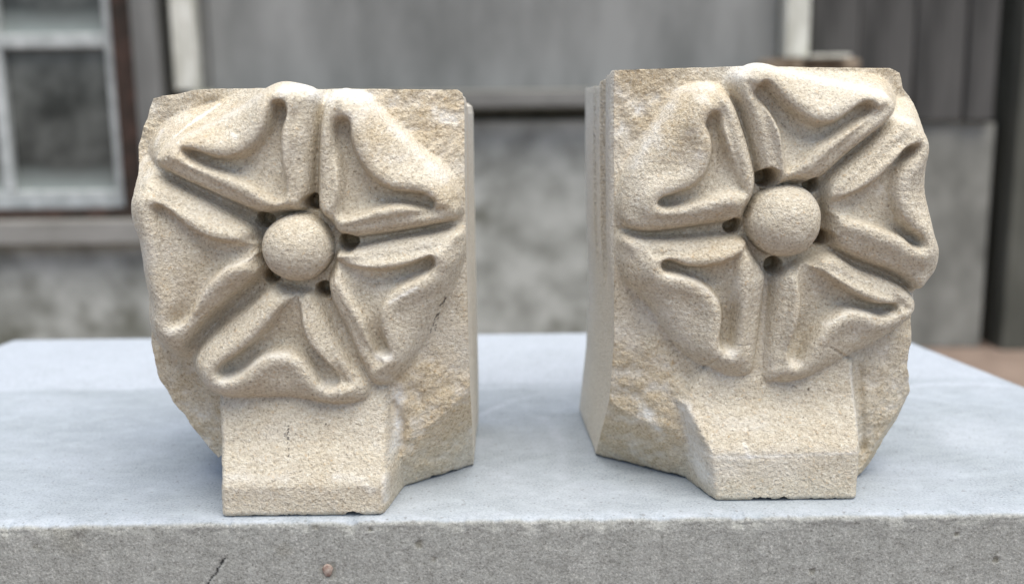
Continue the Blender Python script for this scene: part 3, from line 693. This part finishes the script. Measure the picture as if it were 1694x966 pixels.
LEFT = dict(
    y0=0.0, seed=11, footx=363, contact=850, back=.092, lift=0.003, tx=0.06, tz=-0.02, footwall=6,
    label='carved sandstone rose block on the left, with dotted pencil line on its foot',
    boss=(490, 411, 58.5),
    holes=[(517, 335, 13.5), (576, 401, 15), (535, 480, 13.5), (447, 458, 13), (436, 364, 14)],
    body=[(249, 178, .03), (256, 164, .03), (272, 159, .03), (300, 156, .03), (330, 150, .03), (360, 148, .03), (450, 147, .026), (560, 148, .024), (700, 149, .025), (758, 149, .026), (766, 155, .026), (769, 170, .026),
          (771, 300, .026), (774, 450, .026), (778, 600, .028), (781, 690, .032), (783, 752, .040), (783, 772, .043), (783, 900, .043), (365, 900, .0), (363, 852, .0), (362, 797, .0), (361, 772, .003), (361, 757, .026), (332, 726, .026),
          (303, 691, .025), (284, 667, .024), (264, 632, .0235), (254, 604, .023), (251, 570, .022), (249, 500, .021), (242, 400, .022), (243, 320, .024), (241, 288, .026), (234, 266, .030), (231, 240, .030), (240, 205, .03)],
    base=[(300, 200, .026), (400, 165, .022), (560, 155, .016), (750, 165, .022), (765, 300, .018), (770, 450, .018), (765, 600, .020), (700, 690, .017), (775, 655, .022), (650, 790, .016), (650, 700, .013),
          (240, 240, .030), (245, 300, .026), (245, 450, .020), (265, 600, .024), (340, 740, .028), (300, 650, .025), (490, 412, .013), (400, 300, .017), (600, 300, .013), (600, 550, .011), (400, 550, .014), (500, 660, .010)],
    planes=[[(775, 653, .022), (701, 712, .0165), (783, 768, .043)], [(700, 712, .0165), (666, 756, .016), (650, 812, .019)]],
    cuts=[([(270, 235), (300, 205), (345, 170)], .0016, .0014), ([(655, 660), (668, 700), (662, 740)], .0012, .0022), ([(690, 640), (700, 690), (680, 730)], .002, .0012)],
    rough=[(700, 190, 150, 90, 1), (720, 680, 110, 130, 1), (290, 190, 110, 80, .8), (300, 680, 90, 130, .9), (240, 240, 40, 60, .9)],
    ochre=[(690, 190, 120, 70, .35), (730, 680, 90, 90, .55), (740, 300, 40, 60, .4), (300, 690, 90, 110, .45), (650, 700, 30, 60, .4), (500, 690, 160, 40, .3), (330, 210, 80, 60, .25), (430, 160, 90, 40, .1), (490, 340, 60, 60, .2), (350, 480, 110, 90, .15)],
    foot=[(363, 852, 0), (362, 797, 0), (361, 665, .0105), (362, 620, .011), (470, 560, .012), (640, 620, .011), (641, 665, .0105), (640, 797, .0), (637, 825, 0), (630, 852, 0)],
    footprof=[(500, 870, .0), (500, 805, .0), (500, 797, .0006), (500, 740, .0065), (500, 640, .0125), (500, 560, .014)],
    dust_pale=[([(470, 150), (500, 142), (530, 165), (560, 152), (600, 160)], 10, .9), ([(610, 170), (670, 235), (735, 300)], 7, .5), ([(270, 245), (350, 205), (430, 160)], 7, .35), ([(655, 655), (652, 750)], 9, .9), ([(640, 780), (640, 820)], 6, .8),
          ([(646, 498), (690, 475)], 3, .9), ([(625, 592), (645, 590)], 7, .9), ([(660, 466), (705, 452)], 4, .5), ([(370, 628), (400, 612), (440, 585), (480, 585)], 5, .6), ([(530, 640), (552, 640)], 8, .5),
          ([(285, 545), (300, 540)], 9, .6), ([(560, 780), (600, 782), (620, 800)], 7, .5), ([(370, 780), (480, 782)], 6, .3), ([(376, 441), (420, 425)], 3, .5), ([(388, 221), (396, 227)], 3, 1.), ([(720, 190), (745, 200)], 12, .5),
          ([(770, 170), (772, 400)], 3, .4), ([(235, 220), (232, 240)], 6, .7), ([(275, 230), (300, 205), (340, 172)], 3, .8), ([(700, 330), (712, 322)], 4, .6), ([(500, 480), (520, 470)], 3, .3)],
    marks=[([(476, 700), (475, 722), (479, 745), (478, 760)], 2.2), ([(470, 705), (470, 740)], 1.6), ([(735, 500), (722, 530), (715, 560)], 1.8), ([(727, 510), (708, 560)], 1.6), ([(417, 222), (420, 238)], 1.8), ([(468, 665), (472, 672)], 1.4), ([(535, 703), (537, 705)], 1.8), ([(565, 712), (575, 716)], 1.2)],
    petals=[
        ([(437, 350), (399, 336), (349, 314), (302, 292), (272, 276), (260, 262), (271, 243), (302, 222), (355, 200), (399, 175), (433, 149), (464, 135), (498, 139), (522, 148), (528, 165), (525, 195), (521, 250), (515, 318), (502, 345), (470, 352)],
         [(305, 247), (330, 250), (355, 259), (386, 260), (417, 247), (440, 216), (448, 185), (453, 170), (470, 170), (474, 191), (466, 222), (469, 265), (477, 318), (462, 335), (445, 328), (417, 307), (386, 292), (340, 276), (313, 262)]),
        ([(530, 345), (528, 318), (529, 250), (533, 190), (541, 163), (556, 150), (573, 146), (596, 156), (622, 180), (662, 219), (695, 249), (732, 279), (755, 309), (762, 335), (756, 362), (712, 374), (646, 385), (592, 391), (565, 386), (548, 368)],
         [(564, 195), (553, 209), (554, 242), (559, 275), (563, 315), (557, 355), (579, 361), (619, 346), (659, 339), (692, 346), (712, 348), (718, 338), (708, 326), (692, 320), (652, 315), (622, 299), (598, 272), (582, 236), (578, 207), (573, 197)]),
        ([(562, 414), (592, 408), (646, 396), (712, 386), (762, 380), (770, 410), (762, 445), (742, 492), (714, 545), (692, 585), (667, 625), (639, 640), (612, 633), (594, 595), (578, 552), (558, 512), (548, 488), (545, 460), (553, 435)],
         [(556, 433), (589, 441), (626, 447), (665, 442), (695, 432), (712, 427), (718, 440), (708, 453), (685, 464), (662, 474), (643, 490), (630, 512), (630, 539), (638, 569), (641, 588), (622, 588), (609, 559), (603, 529), (583, 496), (566, 466)]),
        ([(520, 484), (533, 504), (563, 559), (588, 598), (608, 620), (618, 645), (606, 671), (573, 678), (530, 671), (480, 661), (430, 660), (374, 659), (343, 645), (325, 616), (324, 591), (337, 570), (374, 536), (417, 503), (448, 476), (470, 474), (500, 478)],
         [(490, 484), (464, 512), (436, 547), (399, 581), (368, 602), (360, 616), (374, 626), (399, 616), (424, 595), (448, 583), (479, 583), (500, 592), (516, 612), (528, 634), (543, 646), (559, 638), (550, 615), (530, 592), (511, 569), (501, 539), (497, 506)]),
        ([(432, 452), (386, 489), (346, 526), (318, 560), (302, 580), (281, 579), (257, 556), (250, 526), (252, 504), (243, 458), (234, 400), (224, 375), (219, 350), (221, 325), (236, 304), (259, 292), (293, 306), (340, 328), (386, 353), (417, 372), (428, 395), (434, 425)],
         [(258, 345), (268, 338), (287, 349), (318, 374), (355, 393), (425, 404), (420, 426), (380, 440), (349, 465), (326, 504), (313, 527), (292, 540), (282, 530), (284, 500), (276, 470), (270, 430), (266, 390)]),
    ],
    side=lambda t, z: np.interp(t, [0, .05, .5, .55, .62, .66, 1], [0, .0001, .0001, -.0005, -.0005, .0002, .0003]),
    sawn=lambda x, z: (x > at_y(769, 300, .026)[0] - .004).astype(float) * (z > .001),
    shallow=[(268, 440, .016, .85), (640, 520, .009, .5)],
    soft=[(742, 540, .014, .9), (740, 470, .008, .6)],
)
RIGHT = dict(
    y0=0.008, seed=47, footx=1420, contact=826, back=.098, lift=0.003, tx=-0.03, tz=-0.02, footwall=3.5,
    label='carved sandstone rose block on the right, taller, with a stepped moulding down its left side',
    boss=(1299, 366, 62),
    holes=[(1214, 374, 14), (1266, 293, 16), (1344, 306, 13), (1281, 440, 14.5), (1361, 394, 14)],
    body=[(1012, 126, .026), (1013, 118, .026), (1100, 115, .024), (1200, 112, .02), (1300, 112, .02), (1465, 114, .028), (1479, 122, .030), (1484, 148, .030), (1496, 160, .030), (1502, 172, .030), (1502, 200, .028), (1500, 300, .023), (1505, 420, .020),
          (1511, 500, .017), (1511, 565, .016), (1503, 612, .016), (1509, 640, .017), (1510, 657, .018), (1490, 690, .022), (1464, 726, .024), (1437, 766, .026), (1424, 800, .014), (1419, 822, .0), (1419, 900, .0), (985, 900, .045), (985, 752, .045), (996, 700, .036), (1006, 650, .029), (1012, 560, .026), (1012, 400, .026), (1011, 250, .026)],
    base=[(1020, 130, .018), (1100, 130, .018), (1250, 120, .014), (1460, 125, .024), (1490, 200, .026), (1500, 400, .022), (1480, 580, .016), (1495, 650, .020), (1430, 620, .015), (1420, 700, .014), (1430, 770, .020),
          (1020, 300, .017), (1020, 420, .017), (1020, 560, .019), (1010, 670, .024), (1090, 600, .016), (1110, 700, .014), (1160, 650, .012), (1299, 366, .012), (1200, 250, .013), (1400, 250, .014), (1400, 500, .012), (1200, 550, .012), (1300, 640, .011)],
    planes=[[(1007, 678, .026), (1082, 717, .018), (985, 755, .045)], [(1082, 717, .018), (1117, 731, .0155), (1140, 808, .022)], [(1508, 640, .018), (1440, 745, .016), (1470, 720, .028)]],
    cuts=[([(1060, 200), (1040, 260)], .003, .0010), ([(1413, 600), (1417, 680), (1425, 740)], .0012, .0014), ([(1095, 545), (1120, 600), (1150, 640)], .0022, .0012)],
    rough=[(1080, 180, 120, 110, .9), (1060, 660, 110, 170, 1), (1450, 150, 60, 50, .5), (1470, 640, 70, 110, .8), (1450, 750, 60, 60, 1)],
    ochre=[(1080, 150, 110, 80, .35), (1040, 620, 60, 140, .3), (1060, 740, 100, 60, .7), (1150, 690, 80, 40, .25), (1450, 750, 40, 60, .45), (1420, 620, 30, 60, .3), (1150, 400, 110, 60, .2), (1300, 650, 120, 40, .25), (1150, 480, 90, 90, .15)],
    foot=[(1189, 832, 0), (1170, 745, 0), (1128, 668, .008), (1200, 560, .011), (1360, 560, .011), (1413, 600, .0105), (1418, 680, .0075), (1425, 740, 0), (1419, 832, 0)],
    footprof=[(1300, 850, .0), (1300, 748, .0), (1300, 740, .0006), (1300, 682, .0075), (1300, 672, .0083), (1300, 630, .0100), (1300, 560, .011)],
    dust_pale=[([(1215, 130), (1250, 106), (1300, 118), (1400, 140), (1470, 155)], 9, .6), ([(1050, 280), (1090, 210), (1130, 150), (1180, 143)], 7, .5), ([(1135, 680), (1150, 740), (1165, 790)], 12, .8), ([(1160, 745), (1240, 745)], 4, .5), ([(1240, 745), (1420, 738)], 3, .5),
          ([(1190, 700), (1260, 700)], 12, .3), ([(1070, 690), (1095, 725)], 8, .7), ([(1205, 580), (1212, 583)], 7, .8), ([(1310, 600), (1322, 600)], 6, .8), ([(1360, 535), (1400, 512), (1480, 520)], 3, .5), ([(1020, 140), (1060, 180)], 10, .5), ([(1020, 230), (1040, 215)], 8, .6),
          ([(1012, 130), (1012, 400)], 3, .6), ([(1213, 500), (1217, 460)], 4, .5), ([(1272, 470), (1268, 600)], 6, .4), ([(1225, 725), (1232, 745)], 4, .8), ([(1480, 195), (1510, 200)], 8, .5), ([(1415, 610), (1417, 730)], 3, .5), ([(1100, 455), (1150, 462), (1190, 500)], 4, .4), ([(1460, 310), (1456, 320)], 4, .6), ([(1030, 560), (1060, 590)], 14, .4)],
    marks=[([(1102, 675), (1130, 677)], 1.3), ([(1341, 646), (1342, 650)], 1.8), ([(1382, 462), (1384, 464)], 2.2), ([(1297, 655), (1299, 657)], 1.4), ([(1078, 703), (1079, 706)], 2)],
    petals=[
        ([(1225, 362), (1198, 366), (1165, 371), (1125, 378), (1072, 384), (1041, 378), (1026, 358), (1026, 332), (1036, 299), (1049, 272), (1072, 232), (1099, 193), (1122, 160), (1145, 144), (1175, 141), (1198, 151), (1213, 173), (1227, 212), (1238, 249), (1246, 285), (1246, 305), (1240, 330)],
         [(1180, 186), (1193, 190), (1198, 222), (1208, 255), (1221, 292), (1230, 318), (1205, 320), (1172, 329), (1139, 339), (1106, 345), (1090, 338), (1099, 327), (1125, 318), (1152, 305), (1168, 285), (1177, 255), (1176, 229), (1168, 205)]),
        ([(1262, 312), (1252, 285), (1244, 250), (1236, 215), (1226, 178), (1212, 148), (1214, 124), (1231, 110), (1250, 104), (1273, 106), (1306, 116), (1359, 130), (1416, 141), (1455, 148), (1472, 160), (1477, 181), (1462, 203), (1432, 226), (1392, 259), (1359, 289), (1335, 300), (1300, 305)],
         [(1254, 145), (1268, 136), (1283, 153), (1300, 173), (1320, 189), (1346, 203), (1373, 203), (1396, 191), (1416, 176), (1435, 169), (1446, 177), (1440, 189), (1416, 205), (1382, 224), (1349, 246), (1316, 277), (1299, 285), (1293, 252), (1289, 219), (1275, 189), (1257, 162)]),
        ([(1362, 312), (1375, 289), (1416, 255), (1455, 219), (1480, 198), (1508, 197), (1528, 216), (1537, 242), (1532, 279), (1531, 318), (1541, 361), (1547, 387), (1555, 413), (1551, 443), (1538, 463), (1515, 480), (1492, 459), (1462, 444), (1422, 430), (1382, 410), (1368, 385), (1364, 345)],
         [(1516, 240), (1495, 247), (1475, 269), (1449, 295), (1416, 315), (1366, 338), (1382, 358), (1416, 365), (1455, 378), (1490, 392), (1508, 406), (1524, 407), (1521, 392), (1502, 378), (1483, 352), (1476, 325), (1480, 299), (1493, 275), (1512, 255)]),
        ([(1345, 424), (1374, 418), (1416, 443), (1455, 457), (1488, 472), (1511, 492), (1513, 512), (1505, 529), (1482, 549), (1449, 569), (1416, 585), (1382, 605), (1349, 625), (1316, 637), (1280, 640), (1258, 632), (1259, 605), (1265, 560), (1271, 505), (1276, 466), (1288, 447), (1320, 432)],
         [(1313, 604), (1305, 584), (1311, 559), (1319, 536), (1323, 496), (1319, 453), (1330, 434), (1349, 442), (1382, 465), (1416, 487), (1449, 502), (1482, 504), (1487, 516), (1462, 524), (1435, 516), (1406, 512), (1382, 520), (1359, 540), (1343, 565), (1332, 589), (1324, 603)]),
        ([(1228, 394), (1190, 390), (1150, 393), (1105, 396), (1066, 393), (1038, 389), (1026, 396), (1024, 413), (1027, 440), (1038, 469), (1066, 496), (1089, 526), (1112, 565), (1139, 595), (1172, 615), (1202, 631), (1228, 628), (1246, 612), (1252, 579), (1257, 529), (1261, 485), (1264, 455), (1252, 432), (1240, 412)],
         [(1229, 417), (1205, 430), (1172, 440), (1139, 441), (1112, 432), (1097, 436), (1100, 450), (1125, 455), (1152, 464), (1175, 479), (1191, 502), (1196, 529), (1193, 568), (1203, 582), (1215, 575), (1220, 546), (1222, 512), (1218, 479), (1221, 445)]),
    ],
    shallow=[(1478, 320, .010, .35)],
    side=lambda t, z: (np.interp(t, [0, .02, .05, .17, .19, .31, .32, .50, .51, .8, 1], [0, -.0010, -.0014, -.0014, .0006, .0008, -.0022, -.0022, -.0032, -.0032, -.0032]) * sstep(.055, .085, z)
                       + np.interp(t, [0, .3, .7, 1], [0, -.0006, -.0018, -.0024]) * (1 - sstep(.055, .085, z))),
    sawn=lambda x, z: (x < at_y(1012, 300, .034)[0] + .005).astype(float) * (z > .001),
)
build_stone(LEFT)
build_stone(RIGHT)
